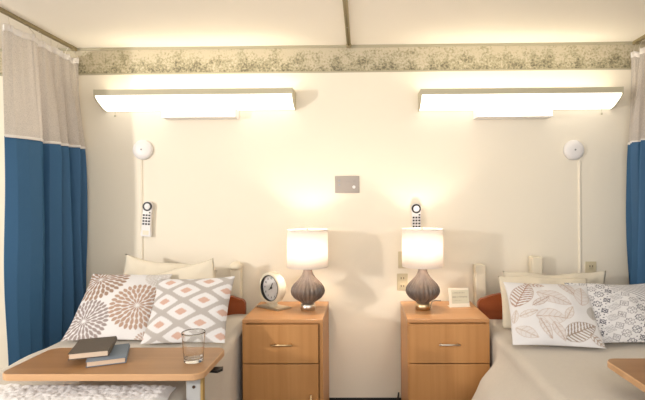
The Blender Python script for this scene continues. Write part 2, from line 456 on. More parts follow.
def handset(x, z, rz, label):
    t = thing('wall_handset', label, 'handset', (x, 0, z), (0, rz, 0), 'handsets on the wall')
    # body from z=0 (bottom) to 0.235
    b = B()
    pts = []
    for k in range(13):
        a = PI*k/12
        pts.append((0.033*math.cos(a), 0.200+0.034*math.sin(a)))
    pts += [(-0.028, 0.150), (-0.029, 0.06), (-0.036, 0.012), (-0.032, 0.0), (0.032, 0.0), (0.036, 0.012), (0.029, 0.06), (0.028, 0.150)]
    prism(b, pts, -0.034, -0.010, 'y')
    bmesh.ops.bevel(b, geom=[e for e in b.edges if abs((e.verts[0].co-e.verts[1].co).y) < 1e-4], offset=0.004, segments=2, affect='EDGES')
    obj('body', b, m_white, t)
    b = B(); box(b, -0.022, 0.022, -0.012, 0, 0.05, 0.19, 0.003); obj('bracket', b, m_cream, t)
    ring = [(0.020, 0.031), (0.0215, 0.040), (0.029, 0.040), (0.031, 0.034), (0.031, 0.031)]
    b = turn(lathe(B(), ring, 32, closed=True), 'y')
    obj('dial_ring', b, m_black, t, loc=(0, 0, 0.200))
    b = turn(lathe(B(), [(0.019, 0.032), (0.018, 0.038), (0.008, 0.0385), (0.0001, 0.0372)], 24), 'y')
    obj('dial_button', b, m_white, t, loc=(0, 0, 0.200))
    b = turn(lathe(B(), [(0.0055, 0.030), (0.0055, 0.0365), (0.0001, 0.037)], 12), 'y')
    obj('indicator', b, m_black, t, loc=(0.020, 0, 0.160))
    for r in range(4):
        for c in range(3):
            b = B(); box(b, -0.0062, 0.0062, -0.038, -0.033, -0.0055, 0.0055, 0.0015)
            obj('key', b, m_black, t, loc=((c-1)*0.0185, 0, 0.142-r*0.0195))
    b = B(); box(b, -0.020, 0.020, -0.0345, -0.0335, 0.012, 0.040); obj('microphone_grille', b, m_cream, t)
    return t
handset((147.6-363)/150, 1.41-35/150, R(4), 'white handset with black dial ring hung on the wall under the left disc')
handset((416.8-363)/150, 1.41-39/150, 0, 'white handset with black dial ring hung on the wall behind the right table lamp')

def switch_plate():
    x0, x1 = (336.3-363)/150, (360.8-363)/150; z0, z1 = 1.41+7/150, 1.41+24/150
    cx, cz = (x0+x1)/2, (z0+z1)/2
    t = thing('call_panel', 'brushed steel switch panel on the wall between the two wall lights', 'wall panel', (cx, 0, cz))
    obj('plate', box(B(), x0-cx, x1-cx, -0.006, 0, z0-cz, z1-cz, 0.0025), m_steel, t)
    for zz in (0.025, -0.002):
        obj('switch', turn(lathe(B(), [(0.008, 0.005), (0.007, 0.010), (0.0001, 0.0105)], 16), 'y'), m_grey, t, loc=(-0.053, 0, zz))
    obj('grille', box(B(), -0.022, 0.022, -0.0075, -0.005, -0.022, 0.02, 0.001), m_steel, t)
    obj('knob', turn(lathe(B(), [(0.009, 0.005), (0.008, 0.012), (0.0001, 0.0125)], 16), 'y'), m_steel, t, loc=(0.045, 0, 0.024))
    obj('button', turn(lathe(B(), [(0.011, 0.005), (0.010, 0.010), (0.0001, 0.0105)], 20), 'y'), m_white, t, loc=(0.045, 0, -0.017))
switch_plate()

def outlet(cx, cz, label, holes=True):
    t = thing('wall_outlet', label, 'outlet', (cx, 0, cz), group='wall outlets')
    obj('plate', box(B(), -0.036, 0.036, -0.006, 0, -0.056, 0.056, 0.0025), m_ivory, t)
    for s in (-1, 1):
        b = B(); box(b, -0.017, 0.017, -0.009, -0.005, s*0.026-0.015, s*0.026+0.015, 0.003); o = obj('socket', b, m_ivory, t)
        b = B()
        for k in (-1, 1): box(b, k*0.0085-0.0025, k*0.0085+0.0025, -0.0096, -0.0085, s*0.026-0.006, s*0.026+0.006)
        obj('slot', b, m_gap, o)
    return t
outlet((403-363)/150, 1.41-82/150, 'ivory wall outlet low behind the ribbed body of the right table lamp')
outlet((589.5-363)/150, 1.41-71/150, 'ivory wall outlet above the pillows beside the right cord cover')
t = thing('wall_switch', 'ivory switch plate half hidden behind the right lamp shade', 'switch', ((404-363)/150, 0, 1.41-60/150))
obj('plate', box(B(), -0.034, 0.034, -0.006, 0, -0.056, 0.056, 0.0025), m_ivory, t)
obj('toggle', box(B(), -0.005, 0.005, -0.016, -0.005, -0.010, 0.010, 0.002), m_cream, t)

# ------------------------------------------------------------------ nightstands
ZT = 0.742
def nightstand(x0, x1, label, grain):
    cx = (x0+x1)/2; w = (x1-x0)/2
    t = thing('nightstand', label, 'nightstand', (cx, -0.265, 0), group='nightstands between the beds')
    yb, yf = 0.235, -0.235     # local back / front
    b = B(); box(b, -w, w, yf, yb, ZT-0.020, ZT, 0.002); obj('top', b, m_woodt, t)
    b = B()
    box(b, -w+0.001, -w+0.019, yf+0.002, yb, 0.055, ZT-0.020); box(b, w-0.019, w-0.001, yf+0.002, yb, 0.055, ZT-0.020)
    box(b, -w+0.019, w-0.019, yb-0.01, yb, 0.055, ZT-0.020); box(b, -w+0.019, w-0.019, yf+0.03, yb-0.01, 0.055, 0.075)
    box(b, -w+0.019, w-0.019, yf+0.022, yb-0.012, 0.489, 0.502)
    box(b, -w+0.019, w-0.019, yf+0.022, yf+0.03, 0.075, ZT-0.020)
    obj('body', b, m_wood, t)
    b = B(); box(b, -w+0.02, w-0.02, yf+0.04, yb-0.02, 0, 0.055); obj('plinth', b, m_gap, t)
    d = obj('drawer', box(B(), -w+0.004, w-0.026 if grain < 0 else w-0.004, yf-0.014, yf+0.001, 0.501, ZT-0.026, 0.0015), m_wood, t)
    dx = 0.0 if grain < 0 else 0.0
    def handle(o, p, q):
        b = B(); p = Vector(p); q = Vector(q); out = Vector((0, -0.026, 0))
        tube(b, [p+out, q+out], 0.0052, 10)
        dirn = (q-p).normalized()
        for e in (p+dirn*0.012, q-dirn*0.012): tube(b, [e, e+out], 0.004, 8)
        obj('handle', b, m_nickel if grain > 0 else m_brass, o, True)
    handle(d, (dx-0.058, yf-0.013, 0.609), (dx+0.058, yf-0.013, 0.609))
    d = obj('door', box(B(), -w+0.004, w-0.026 if grain < 0 else w-0.004, yf-0.014, yf+0.001, 0.062, 0.495, 0.0015), m_wood, t)
    hx = w-0.066
    handle(d, (hx, yf-0.013, 0.335), (hx, yf-0.013, 0.21))
    return t
nightstand(-0.676, -0.222, 'light wooden nightstand on the left, under the round clock', -1)
nightstand(0.250, 0.708, 'light wooden nightstand on the right, under the small ivory card', 1)

# ------------------------------------------------------------------ lamps
def lamp(x, y, label):
    t = thing('table_lamp', label, 'lamp', (x, y, ZT), group='table lamps')
    b = lathe(B(), [(0.040, 0.0), (0.045, 0.002), (0.045, 0.036), (0.038, 0.040)], 36); obj('foot', b, m_nickel if x < 0 else m_brass, t, True)
    o = t.children[0]
    N = 22
    def fl(a, z):
        k = max(0, min(1, (z-0.045)/0.02)) * max(0.15, min(1, (0.225-z)/0.06))
        return 1 - 0.13*k*(1-abs(math.cos(N*a/2)))**1.0
    prof = [(0.035, 0.038), (0.040, 0.046), (0.060, 0.058), (0.085, 0.075), (0.100, 0.096), (0.105, 0.115), (0.101, 0.135), (0.087, 0.157), (0.067, 0.177), (0.048, 0.197), (0.036, 0.215), (0.029, 0.232), (0.027, 0.246), (0.027, 0.252)]
    b = lathe(B(), prof, 160, flute=fl); obj('body', b, m_ceramic, t, True)
    b = lathe(B(), [(0.010, 0.250), (0.010, 0.30), (0.017, 0.302), (0.017, 0.34)], 16); obj('socket', b, m_nickel, t, True)
    b = lathe(B(), [(0.004, 0.338), (0.02, 0.345), (0.030, 0.365), (0.030, 0.38), (0.02, 0.396), (0.0001, 0.402)], 20); obj('bulb', b, m_bulb, t, True)
    b = lathe(B(), [(0.125, 0.262), (0.1235, 0.490), (0.1223, 0.490), (0.1238, 0.262)], 64, closed=True); o = obj('shade', b, m_shade, t, True)
    for zz in (0.264, 0.488):
        b = B(); tube(b, [(0.1233*math.cos(2*PI*k/48), 0.1233*math.sin(2*PI*k/48), zz) for k in range(48)], 0.0022, 6, True); obj('rim', b, m_hem, o, True)
    b = B()
    for k in range(3):
        a = 2*PI*k/3+0.5; tube(b, [(0.012*math.cos(a), 0.012*math.sin(a), 0.482), (0.122*math.cos(a), 0.122*math.sin(a), 0.484)], 0.0015, 6)
    for k in (-1, 1):
        tube(b, [(k*0.017, 0, 0.33), (k*0.05, 0, 0.37), (k*0.05, 0, 0.42), (k*0.01, 0, 0.482)], 0.0015, 6)
    lathe(b, [(0.014, 0.478), (0.014, 0.486)], 16); lathe(b, [(0.004, 0.486), (0.007, 0.495), (0.003, 0.503), (0.0001, 0.504)], 12)
    obj('harp', b, m_nickel, t)
    return t
LY = -0.262
lamp(-0.333, LY, 'lit table lamp with ribbed taupe body on the left nightstand beside the round clock')
lamp(0.368, LY, 'lit table lamp with ribbed taupe body on the right nightstand beside the ivory card')
# the right lamp's flex trails over the table top to the wall
b = B(); pts = [(0.368+0.05, LY+0.02, ZT+0.006)]
for k in range(1, 13):
    u = k/12; pts.append((0.420+0.09*u-0.02*math.sin(u*PI), LY+0.02+0.20*u, ZT+0.0035+0.03*math.sin(u*PI)*0.6))
pts += [(0.515, -0.022, ZT+0.004), (0.517, -0.014, ZT-0.02), (0.517, -0.012, 0.60), (0.50, -0.012, 0.45)]
tube(b, pts, 0.003, 8); tag(obj('lamp_cord', b, m_cord, smooth=True), 'thin grey cord trailing from the right lamp behind the ivory card', 'cord')
# black cable at the foot of the wall
b = B(); pts = []
for k in range(16):
    u = k/15; pts.append((0.17+0.066*u, -0.03-0.02*math.sin(u*PI), 0.006+0.135*u**3))
tube(b, pts, 0.006, 8); tag(obj('power_cable', b, m_black, smooth=True), 'black cable curling up the baseboard beside the right nightstand', 'cable')

# ------------------------------------------------------------------ clock
t = thing('table_clock', 'round cream clock turned left on its plate on the left nightstand', 'clock', (-0.560, -0.200, ZT), (0, 0, R(-38)))
rC, zC = 0.097, 0.124
b = turn(lathe(B(), [(rC-0.016, 0.030), (rC-0.006, 0.034), (rC, 0.028), (rC+0.001, 0.0), (rC-0.003, -0.022), (rC-0.012, -0.034), (rC-0.03, -0.040), (0.0001, -0.041)], 56), 'y')
# front stays open: remove the cap the lathe made
for f in [f for f in b.faces if len(f.verts) > 8]: b.faces.remove(f)
grid_b = B()
obj('case', b, m_cream, t, True, loc=(0, 0, zC)); grid_b.free()
b = turn(lathe(B(), [(rC-0.015, 0.008), (rC-0.0165, 0.031), (rC-0.019, 0.031), (rC-0.0175, 0.008)], 56, closed=True), 'y'); obj('inner_rim', b, m_black, t, True, loc=(0, 0, zC))
m_dial = mat('grey_dial', (0.80, 0.79, 0.78), 0.4)
b = turn(lathe(B(), [(rC-0.015, 0.006), (rC-0.016, 0.010), (0.0001, 0.010)], 48), 'y'); o = obj('dial', b, m_dial, t, loc=(0, 0, zC))
for k in range(1, 13):
    a = PI/2 - k*PI/6
    b = B(); add_text(b, str(k), 0.0165, Matrix.Translation((0.060*math.cos(a), -0.0115, 0.060*math.sin(a))) @ Matrix.Rotation(PI/2, 4, 'X'))
    obj('numeral', b, m_black, o)
for L, w, a in ((0.034, 0.0055, R(66)), (0.026, 0.0045, R(215))):
    b = B(); box(b, -0.008, L, -0.0150, -0.0138, -w/2, w/2)
    for v in b.verts:
        x, z = v.co.x, v.co.z; v.co.x = x*math.cos(a)-z*math.sin(a); v.co.z = x*math.sin(a)+z*math.cos(a)
    obj('hand', b, m_black, o)
b = turn(lathe(B(), [(0.007, 0.010), (0.007, 0.0165), (0.0001, 0.0168)], 16), 'y'); obj('hub', b, m_black, o)
b = B(); box(b, -0.095, 0.105, -0.055, 0.060, 0, 0.007, 0.002); box(b, -0.085, 0.095, -0.045, 0.050, 0.007, 0.011, 0.001); obj('base_plate', b, m_nickel, t)
b = B()
prism(b, [(-0.030, 0.011), (0.030, 0.011), (0.016, 0.022), (0.014, 0.035), (-0.014, 0.035), (-0.016, 0.022)], -0.02, 0.025, 'y'); obj('foot', b, m_cream, t)

# ------------------------------------------------------------------ card on right nightstand
t = thing('table_card', 'small ivory card with faint lettering leaning on the right nightstand', 'card', (0.606, -0.20, ZT), (0, 0, R(7)))
A = R(-14)
b = B(); box(b, -0.068, 0.062, -0.006, 0.0, 0.0, 0.112, 0.002); obj('frame', b, m_card, t, rot=(A, 0, 0), loc=(0, 0, 0.002))
b = B(); box(b, -0.050, 0.058, -0.0075, -0.0055, 0.018, 0.100); o = obj('panel', b, m_cardin, t, rot=(A, 0, 0), loc=(0, 0, 0.002))
b = B()
rnd = random.Random(3)
for zz, h, x0, x1 in ((0.083, 0.007, -0.042, 0.034), (0.058, 0.009, -0.046, 0.050), (0.036, 0.003, -0.040, 0.010)):
    x = x0
    while x < x1:
        w = rnd.uniform(0.003, 0.006)
        box(b, x, min(x+w, x1), -0.0082, -0.0072, zz-h/2*rnd.uniform(0.6, 1), zz+h/2*rnd.uniform(0.6, 1)); x += w + rnd.choice((0.0012, 0.0012, 0.004))
obj('lettering', b, m_ink, t, rot=(A, 0, 0), loc=(0, 0, 0.002))
b = B(); box(b, -0.068, 0.064, -0.012, 0.040, 0.0, 0.003, 0.001); obj('stand', b, m_card, t)

# ------------------------------------------------------------------ beds
ZB = 0.66
def spread_section(xl, xr, zb, r, zlow, n_side=26, n_arc=8, n_top=46):
    """list of (x, z, nx, nz, side) from the left hem over the top to the right hem"""
    S = []
    for k in range(n_side): S.append((xl, zlow+(zb-r-zlow)*k/n_side, -1, 0))
    for k in range(n_arc):
        a = PI - PI/2*k/n_arc; S.append((xl+r+r*math.cos(a), zb-r+r*math.sin(a), math.cos(a), math.sin(a)))
    for k in range(n_top+1): S.append((xl+r+(xr-xl-2*r)*k/n_top, zb, 0, 1))
    for k in range(1, n_arc+1):
        a = PI/2 - PI/2*k/n_arc; S.append((xr-r+r*math.cos(a), zb-r+r*math.sin(a), math.cos(a), math.sin(a)))
    for k in range(1, n_side+1): S.append((xr, zb-r-(zb-r-zlow)*k/n_side, 1, 0))
    return S

def bed(side, xl, xr, label):
    cx = (xl+xr)/2
    t = thing('bed', label, 'bed', (cx, -1.2, 0), group='beds')
    w = (xr-xl)/2
    # headboard: a panel with rounded shoulders and a raised middle
    pts = []
    W = 0.475
    for k in range(9):
        a = PI - PI/2*k/8; pts.append((-W+0.035+0.035*math.cos(a), 0.755+0.035*math.sin(a)))
    for k in range(1, 24):
        u = k/24; x = -W+0.035+(2*W-0.07)*u; pts.append((x, 0.790+0.065*math.sin(PI*u)**0.8))
    for k in range(9):
        a = PI/2 - PI/2*k/8; pts.append((W-0.035+0.035*math.cos(a), 0.755+0.035*math.sin(a)))
    pts += [(W, 0.36), (-W, 0.36)]
    b = B(); prism(b, pts, 1.015, 1.050, 'y')
    hx = -0.030 if side < 0 else 0.002
    obj('headboard', b, m_head, t, loc=(hx, 0, 0))
    b = B(); box(b, -w+0.03, w-0.03, -0.98, 1.0, 0.46, 0.645, 0.03, 3); obj('mattress', b, m_mattress, t)
    b = B(); box(b, -w+0.05, w-0.05, -0.98, 1.01, 0.40, 0.46, 0.004); obj('frame', b, m_bedmetal, t)
    for sx in (-1, 1):
        for yy in (-0.9, 0.92):
            b = B(); box(b, sx*(w-0.10)-0.02, sx*(w-0.10)+0.02, yy-0.02, yy+0.02, 0.09, 0.40, 0.003); l = obj('leg', b, m_bedmetal, t)
            b = lathe(B(), [(0.045, -0.014), (0.05, -0.008), (0.05, 0.008), (0.045, 0.014)], 24)
            for v in b.verts: v.co = (v.co.z+sx*(w-0.10), v.co.x+yy, v.co.y+0.05)
            obj('caster', b, m_black, l)
    return t
bed(-1, -1.655, -0.712, 'bed on the left under the cream bedspread, with the burst and diamond cushions')
bed(1, 0.722, 1.675, 'bed on the right under the cream bedspread, with the leaf and black print cushions')

def bedspread(xl, xr, zlow, label, flare, seed):
    S = spread_section(xl, xr, ZB, 0.045, zlow)
    nS = len(S)-1; nY = 110; y0, y1 = -0.175, -2.25
    b = B(); V = []
    for j in range(nY+1):
        y = y0 + (y1-y0)*j/nY; row = []
        for (x, z, nx, nz) in S:
            d = 0.0
            side = abs(nx)
            p = Vector((x*3+seed, y*3, z*3))
            d += 0.006*noise.noise(p*1.3)*(1 if nz else 0.6)
            if nz > 0.5 and xl < 0:
                d += 0.035*sm(-0.62, -0.30, y)*sm(-1.0, -0.78, x)
            if nz > 0.5:
                d += 0.010*max(0, noise.noise(Vector((x*2.2+seed, y*5, 0.3))))
            drop = max(0, ZB-z)
            X, Z, Y = x, z, y
            if side > 0.3:
                # soft vertical folds on the hanging side
                fold = sm(0.0, 0.35, drop)
                d += 0.014*fold*math.sin(y*21+seed+2*math.sin(y*5)) * sm(-0.50, -0.62, y)
                d -= 0.004*fold
                X += flare(math.copysign(1, nx), y, drop)
            row.append(b.verts.new((X+nx*d, Y, Z+nz*d)))
        V.append(row)
    for j in range(nY):
        for i in range(nS):
            b.faces.new((V[j][i], V[j][i+1], V[j+1][i+1], V[j+1][i]))
    o = obj('bedspread', b, m_spread, smooth=True)
    s = o.modifiers.new('s', 'SOLIDIFY'); s.thickness = 0.006; s.offset = -1
    return tag(o, label, 'bedspread', 'bedspreads')

bedspread(-1.655, -0.700, 0.18, 'cream bedspread draping over the left bed beneath the overbed table with books',
          lambda s, y, d: (0.010*sm(0.05, 0.3, d)*sm(-0.5, -0.7, y) if s > 0 else -0.02*d), 1.7)
bedspread(0.722, 1.675, 0.18, 'cream bedspread draping over the right bed and bulging past its nightstand',
          lambda s, y, d: (-(0.11*sm(0.04, 0.2, d) + 0.16*sm(0.12, 0.5, d))*sm(-0.535, -0.70, y) if s < 0 else 0.01*d), 5.2)

# fluffy throw across the left bed
def throw():
    x0, x1, ya, yb = -1.69, -0.735, -1.27, -1.98
    nu, nv = 230, 170
    rnd = random.Random(8)
    b = B()
    def f(u, v):
        x = x0+(x1-x0)*u; y = ya+(yb-ya)*v
        p = Vector((x*40, y*40, 0))
        c = noise.cell_vector(p)
        d = noise.voronoi(p)[0]
        bob = max(0, 1-d[0]*1.5)
        n = noise.noise(Vector((x*70, y*70, 2)))*0.5 + noise.noise(Vector((x*9, y*9, 5)))
        e = min(u, 1-u, v, 1-v)
        edge = sm(0, 0.03, e)
        wob = 0.012*noise.noise(Vector((x*14, y*14, 9)))
        z = ZB + 0.014 + edge*(0.012 + 0.006*bob**0.6 + 0.003*n)
        if x < -1.645: z -= 0.0 + (-1.645-x)*1.2
        return (x + wob*(1 if e < 0.02 else 0.3), y + wob, z)
    grid(b, nu, nv, f)
    o = obj('throw_blanket', b, m_throw, smooth=True)
    s = o.modifiers.new('s', 'SOLIDIFY'); s.thickness = 0.006; s.offset = -1
    tag(o, 'fluffy white textured throw lying over the left bed in front', 'blanket')
throw()

# cream bumper posts behind the headboards
def post(x, top, label, cap):
    t = thing('bumper_post', label, 'bumper post', (x, -0.055, 0), group='bumper posts by the headboards')
    b = B(); box(b, -0.035, 0.035, -0.030, 0.040, 0.10, top, 0.008, 3); obj('post', b, m_cream, t)
    if cap:
        b = lathe(B(), [(0.04, top-0.005), (0.045, top+0.01), (0.04, top+0.028), (0.022, top+0.042), (0.0001, top+0.047)], 28)
        obj('cap', b, m_cream, t, True)
    b = B(); box(b, -0.05, 0.05, 0.040, 0.053, 0.3, 0.5, 0.003); obj('wall_bracket', b, m_bedmetal, t)
    return t
post((233-363)*2.99/470, 0.965, 'round topped cream post standing behind the left headboard', True)
post((483-363)*3.0/470, 0.985, 'cream post against the wall beside the ivory card and right headboard', False)
post((540-363)*3.0/470, 1.035, 'cream post standing behind the pillows of the right bed', False)

# ------------------------------------------------------------------ cushions
def cushion_mesh(w, h, th, n, colf=None, puff=0.62, concave=0.05, seed=0, sag=0.0, crease=0.0):
    """closed cushion standing on its lower edge, face to -y; returns mesh"""
    us = np.linspace(0, 1, n+1)
    verts = []; idx = {}
    def edge_xy(u, v):
        a = 2*u-1; c = 2*v-1
        # sides bow inwards, corners stay out as ears
        x = a*(1-concave*(1-c*c)*abs(a)**1.5); z = c*(1-concave*(1-a*a)*abs(c)**1.5)
        return x*w/2, z*h/2
    def T(u, v):
        a = 2*u-1; c = 2*v-1
        t = max(0, (1-a*a))**puff * max(0, (1-c*c))**puff
        return th/2*t
    cols = []
    front = [[None]*(n+1) for _ in range(n+1)]; back = [[None]*(n+1) for _ in range(n+1)]
    for j in range(n+1):
        for i in range(n+1):
            u, v = us[i], us[j]
            x, z = edge_xy(u, v); t = T(u, v)
            wr = crease*(noise.noise(Vector((x*7+seed, z*7, 1.1)))+0.6*noise.noise(Vector((x*16+seed, z*16, 4.1))))*min(1, t/(th*0.15))
            wz = crease*0.8*noise.noise(Vector((x*5+seed, 7.7, z*5)))
            zz = z+h/2 - sag*(1-(2*u-1)**2)*v + wz*v
            front[j][i] = len(verts); verts.append((x+wz, -t*1.0-wr, zz)); cols.append((u, v, 0))
    for j in range(n+1):
        for i in range(n+1):
            if i in (0, n) or j in (0, n): back[j][i] = front[j][i]; continue
            u, v = us[i], us[j]; x, z = edge_xy(u, v); t = T(u, v)
            wz = crease*0.8*noise.noise(Vector((x*5+seed, 7.7, z*5)))
            zz = z+h/2 - sag*(1-(2*u-1)**2)*v + wz*v
            back[j][i] = len(verts); verts.append((x+wz, t, zz)); cols.append((u, v, 1))
    faces = []
    for j in range(n):
        for i in range(n):
            f = front; faces.append((f[j][i], f[j][i+1], f[j+1][i+1], f[j+1][i]))
            f = back; faces.append((f[j][i], f[j+1][i], f[j+1][i+1], f[j][i+1]))
    me = bpy.data.meshes.new('c'); me.from_pydata(verts, [], faces); me.update()
    if colf:
        at = me.color_attributes.new('print', 'FLOAT_COLOR', 'POINT')
        arr = np.ones((len(verts), 4), dtype=np.float32)
        for k, (u, v, s) in enumerate(cols):
            arr[k, :3] = colf(u, v) if s == 0 else (0.80, 0.78, 0.77)
        at.data.foreach_set('color', arr.ravel())
    return me

WHITE = (0.70, 0.69, 0.695)
def lerp(a, b, t): return tuple(x+(y-x)*t for x, y in zip(a, b))

def burst(u, v):
    col = WHITE
    FL = [(0.20, 0.22, 0.30, (0.36, 0.30, 0.29)), (0.17, 0.86, 0.36, (0.40, 0.27, 0.20)),
          (0.76, 0.44, 0.325, (0.50, 0.34, 0.26)), (0.88, 0.92, 0.17, (0.66, 0.62, 0.59)), (0.98, -0.05, 0.18, (0.55, 0.42, 0.36))]
    for cu, cv, Rr, c in FL:
        c = tuple(k*0.82 for k in c)
        dx, dy = u-cu, v-cv; r = math.hypot(dx, dy)/Rr
        if r < 1:
            th = math.atan2(dy, dx)/(2*PI)
            rings = [(0.05, 0.32, 13), (0.27, 0.58, 19), (0.52, 0.82, 26), (0.76, 1.0, 32)]
            for ri, (a, b_, n) in enumerate(rings):
                if a <= r < b_:
                    s = (r-a)/(b_-a)
                    ph = (th*n + 0.5*(ri % 2)) % 1 - 0.5
                    wdt = 0.44*math.sin(PI*min(1, s**0.9*0.96+0.02))**0.7
                    if abs(ph) < wdt:
                        col = lerp(WHITE, c, min(1, (wdt-abs(ph))*9))
    return col

def ikat(u, v):
    px, py = 0.50, 0.325
    wob = 0.012*math.sin(v*170) * (1 if int(u*90) % 2 else -1)
    x = (u - 0.20)/px; y = (v - 0.90)/py
    best = 9
    for ox, oy in ((0, 0), (0.5, 0.5)):
        dx = abs((x+ox+0.5) % 1 - 0.5); dy = abs((y+oy+0.5) % 1 - 0.5)
        d = (dx**1.15 + dy**1.15*0.98)**(1/1.15) if True else dx+dy
        best = min(best, d)
    best += wob
    PINK = (0.57, 0.38, 0.31); GR = (0.44, 0.41, 0.39)
    if best < 0.135: return PINK
    if best < 0.165: return lerp(PINK, WHITE, (best-0.135)/0.03)
    if best < 0.345: return WHITE
    if best < 0.375: return lerp(WHITE, GR, (best-0.345)/0.03)
    return GR

LEAVES = [  # cu, cv, angle deg, length, width, style, colour
    (0.17, 0.74, 62, 0.46, 0.13, 1, (0.50, 0.34, 0.27)),
    (0.52, 0.66, -28, 0.42, 0.11, 0, (0.62, 0.48, 0.41)),
    (0.36, 0.60, 35, 0.26, 0.05, 0, (0.50, 0.35, 0.28)),
    (0.44, 0.36, -4, 0.34, 0.12, 2, (0.64, 0.50, 0.42)),
    (0.36, 0.20, -70, 0.30, 0.05, 2, (0.60, 0.46, 0.38)),
    (0.74, 0.20, 28, 0.46, 0.12, 1, (0.42, 0.33, 0.27)),
    (0.72, 0.86, -62, 0.34, 0.08, 0, (0.55, 0.38, 0.30)),
    (0.87, 0.76, 78, 0.36, 0.10, 2, (0.66, 0.52, 0.45)),
    (0.95, 0.50, 80, 0.22, 0.07, 3, (0.52, 0.48, 0.44)),
    (0.50, 0.17, -65, 0.26, 0.06, 0, (0.60, 0.46, 0.38)),
    (0.34, 0.93, -20, 0.24, 0.06, 1, (0.58, 0.44, 0.36)),
    (0.05, 0.40, 80, 0.20, 0.04, 0, (0.70, 0.58, 0.50)),
    (0.16, 0.16, -35, 0.28, 0.07, 0, (0.66, 0.54, 0.46)), (0.20, 0.42, 15, 0.22, 0.05, 2, (0.66, 0.54, 0.46)),
    (0.66, 0.44, 60, 0.22, 0.05, 0, (0.64, 0.52, 0.44)), (0.92, 0.10, -40, 0.22, 0.05, 1, (0.55, 0.45, 0.38))]
def leaves(u, v):
    col = WHITE
    for cu, cv, a, L, W, st, c in LEAVES:
        c = tuple(k*0.78 for k in c)
        a = R(a); dx, dy = u-cu, v-cv
        s = (dx*math.cos(a)+dy*math.sin(a))/L + 0.5; t = (-dx*math.sin(a)+dy*math.cos(a))
        if 0 < s < 1:
            w = W*math.sin(PI*s**0.85)**0.8
            q = abs(t)/max(w, 1e-4)
            if q < 1:
                if st == 0: col = lerp(WHITE, c, 0.22)
                if st == 2: col = lerp(WHITE, c, 0.16)
                if st == 3: col = lerp(WHITE, c, 0.75)
                if abs(t) < 0.006: col = c
                if abs(w-abs(t)) < 0.008: col = lerp(WHITE, c, 0.8)
                vein = ((s*L - abs(t)*0.7)/ (0.045 if st == 1 else 0.06)) % 1
                if st == 1 and vein < 0.45 and q < 0.92: col = c
                if st in (0, 2) and vein < 0.18: col = lerp(WHITE, c, 0.6)
    return col

def medallion(u, v):
    INK = (0.13, 0.13, 0.16); GREY = (0.42, 0.40, 0.41)
    # patchwork, laid out diagonally
    a = R(24); x = (u*math.cos(a)+v*math.sin(a))*8.2; y = (-u*math.sin(a)+v*math.cos(a))*8.2
    if u-0.55 + (v-0.62)*0.9 > 0.17 and v > 0.55:        # striped corner
        return lerp(INK, WHITE, 0.35) if ((u*0.75+v)*19) % 1 < 0.42 else WHITE
    ix, iy = math.floor(x), math.floor(y); fx, fy = x-ix-0.5, y-iy-0.5
    k = (ix*7+iy*13) % 5; r = math.hypot(fx, fy); th = math.atan2(fy, fx)
    ink = INK if k % 2 == 0 else lerp(INK, GREY, 0.6)
    if k in (0, 3):
        if abs(r-0.36-0.05*math.cos(8*th)) < 0.045 or r < 0.08 or (abs(r-0.2) < 0.05 and math.cos(4*th) > 0.2): return ink
    elif k == 1:
        if abs(abs(fx)+abs(fy)-0.42) < 0.05 or (r < 0.22 and math.cos(6*th) > 0.1): return ink
    elif k == 2:
        if min(abs(fx), abs(fy)) < 0.045 and r < 0.42 or abs(r-0.24) < 0.045: return ink
        if math.hypot(abs(fx)-0.36, abs(fy)-0.36) < 0.07: return INK
    else:
        if (fx*9) % 1 < 0.4 and abs(fy) < 0.38 and (fy*6) % 1 < 0.75: return lerp(ink, WHITE, 0.25)
    return WHITE

def place(name, me, m, x, y, z, lean, rz=0, roll=0, label='', cat='cushion', group=None, floor=ZB+0.012):
    """lean back, roll in the picture plane, then press the underside flat on the bed"""
    M = Matrix.Translation((x, y, z)) @ Matrix.Rotation(rz, 4, 'Z') @ Matrix.Rotation(-lean, 4, 'X') @ Matrix.Rotation(roll, 4, 'Y')
    Rz = Matrix.Translation((x, y, z)) @ Matrix.Rotation(rz, 4, 'Z'); Ri = Rz.inverted()
    for v in me.vertices:
        w = M @ v.co
        if w.z < floor + 0.02: w.z = floor + 0.02*math.exp((w.z-floor-0.02)/0.02)
        v.co = Ri @ w
    me.update()
    o = obj(name, me, m, smooth=True, loc=(x, y, z), rot=(0, 0, rz))
    return tag(o, label, cat, group)

NP = 150
GL, GR_ = 'printed cushions', 'cream bed pillows'
place('cushion', cushion_mesh(0.47, 0.435, 0.13, NP, burst, seed=1, crease=0.006), m_print, -1.350, -0.68, ZB+0.012, R(44), R(2), R(1), 'white cushion printed with brown and grey bursts, on the left bed by the curtain', group=GL)
place('cushion', cushion_mesh(0.435, 0.39, 0.12, NP, ikat, seed=2, crease=0.005), m_print, -0.925, -0.735, ZB+0.012, R(38), R(-1), R(-2), 'white cushion with pink and grey diamond pattern on the left bed', group=GL)
place('cushion', cushion_mesh(0.445, 0.385, 0.14, NP, leaves, seed=3, crease=0.010), m_print, 0.970, -0.80, ZB+0.012, R(45), R(-3), R(3), 'white cushion with brown leaf print on the right bed', group=GL)
place('cushion', cushion_mesh(0.50, 0.365, 0.12, NP, medallion, seed=4, crease=0.010), m_print, 1.375, -0.745, ZB+0.012, R(43), R(3), R(1), 'white cushion with small black motifs on the right bed by the curtain', group=GL)
place('pillow', cushion_mesh(0.60, 0.40, 0.085, 40, seed=5, crease=0.018), m_pillow, -1.245, -0.245, ZB-0.02, R(3), 0, R(9), 'cream pillow at the back of the left bed, with a pointed upper left corner', 'pillow', GR_)
place('pillow', cushion_mesh(0.50, 0.375, 0.09, 40, seed=7, crease=0.012), m_pillow, -1.055, -0.345, ZB-0.015, R(4), R(1), R(-13), 'cream pillow directly behind the diamond print cushion', 'pillow', GR_)
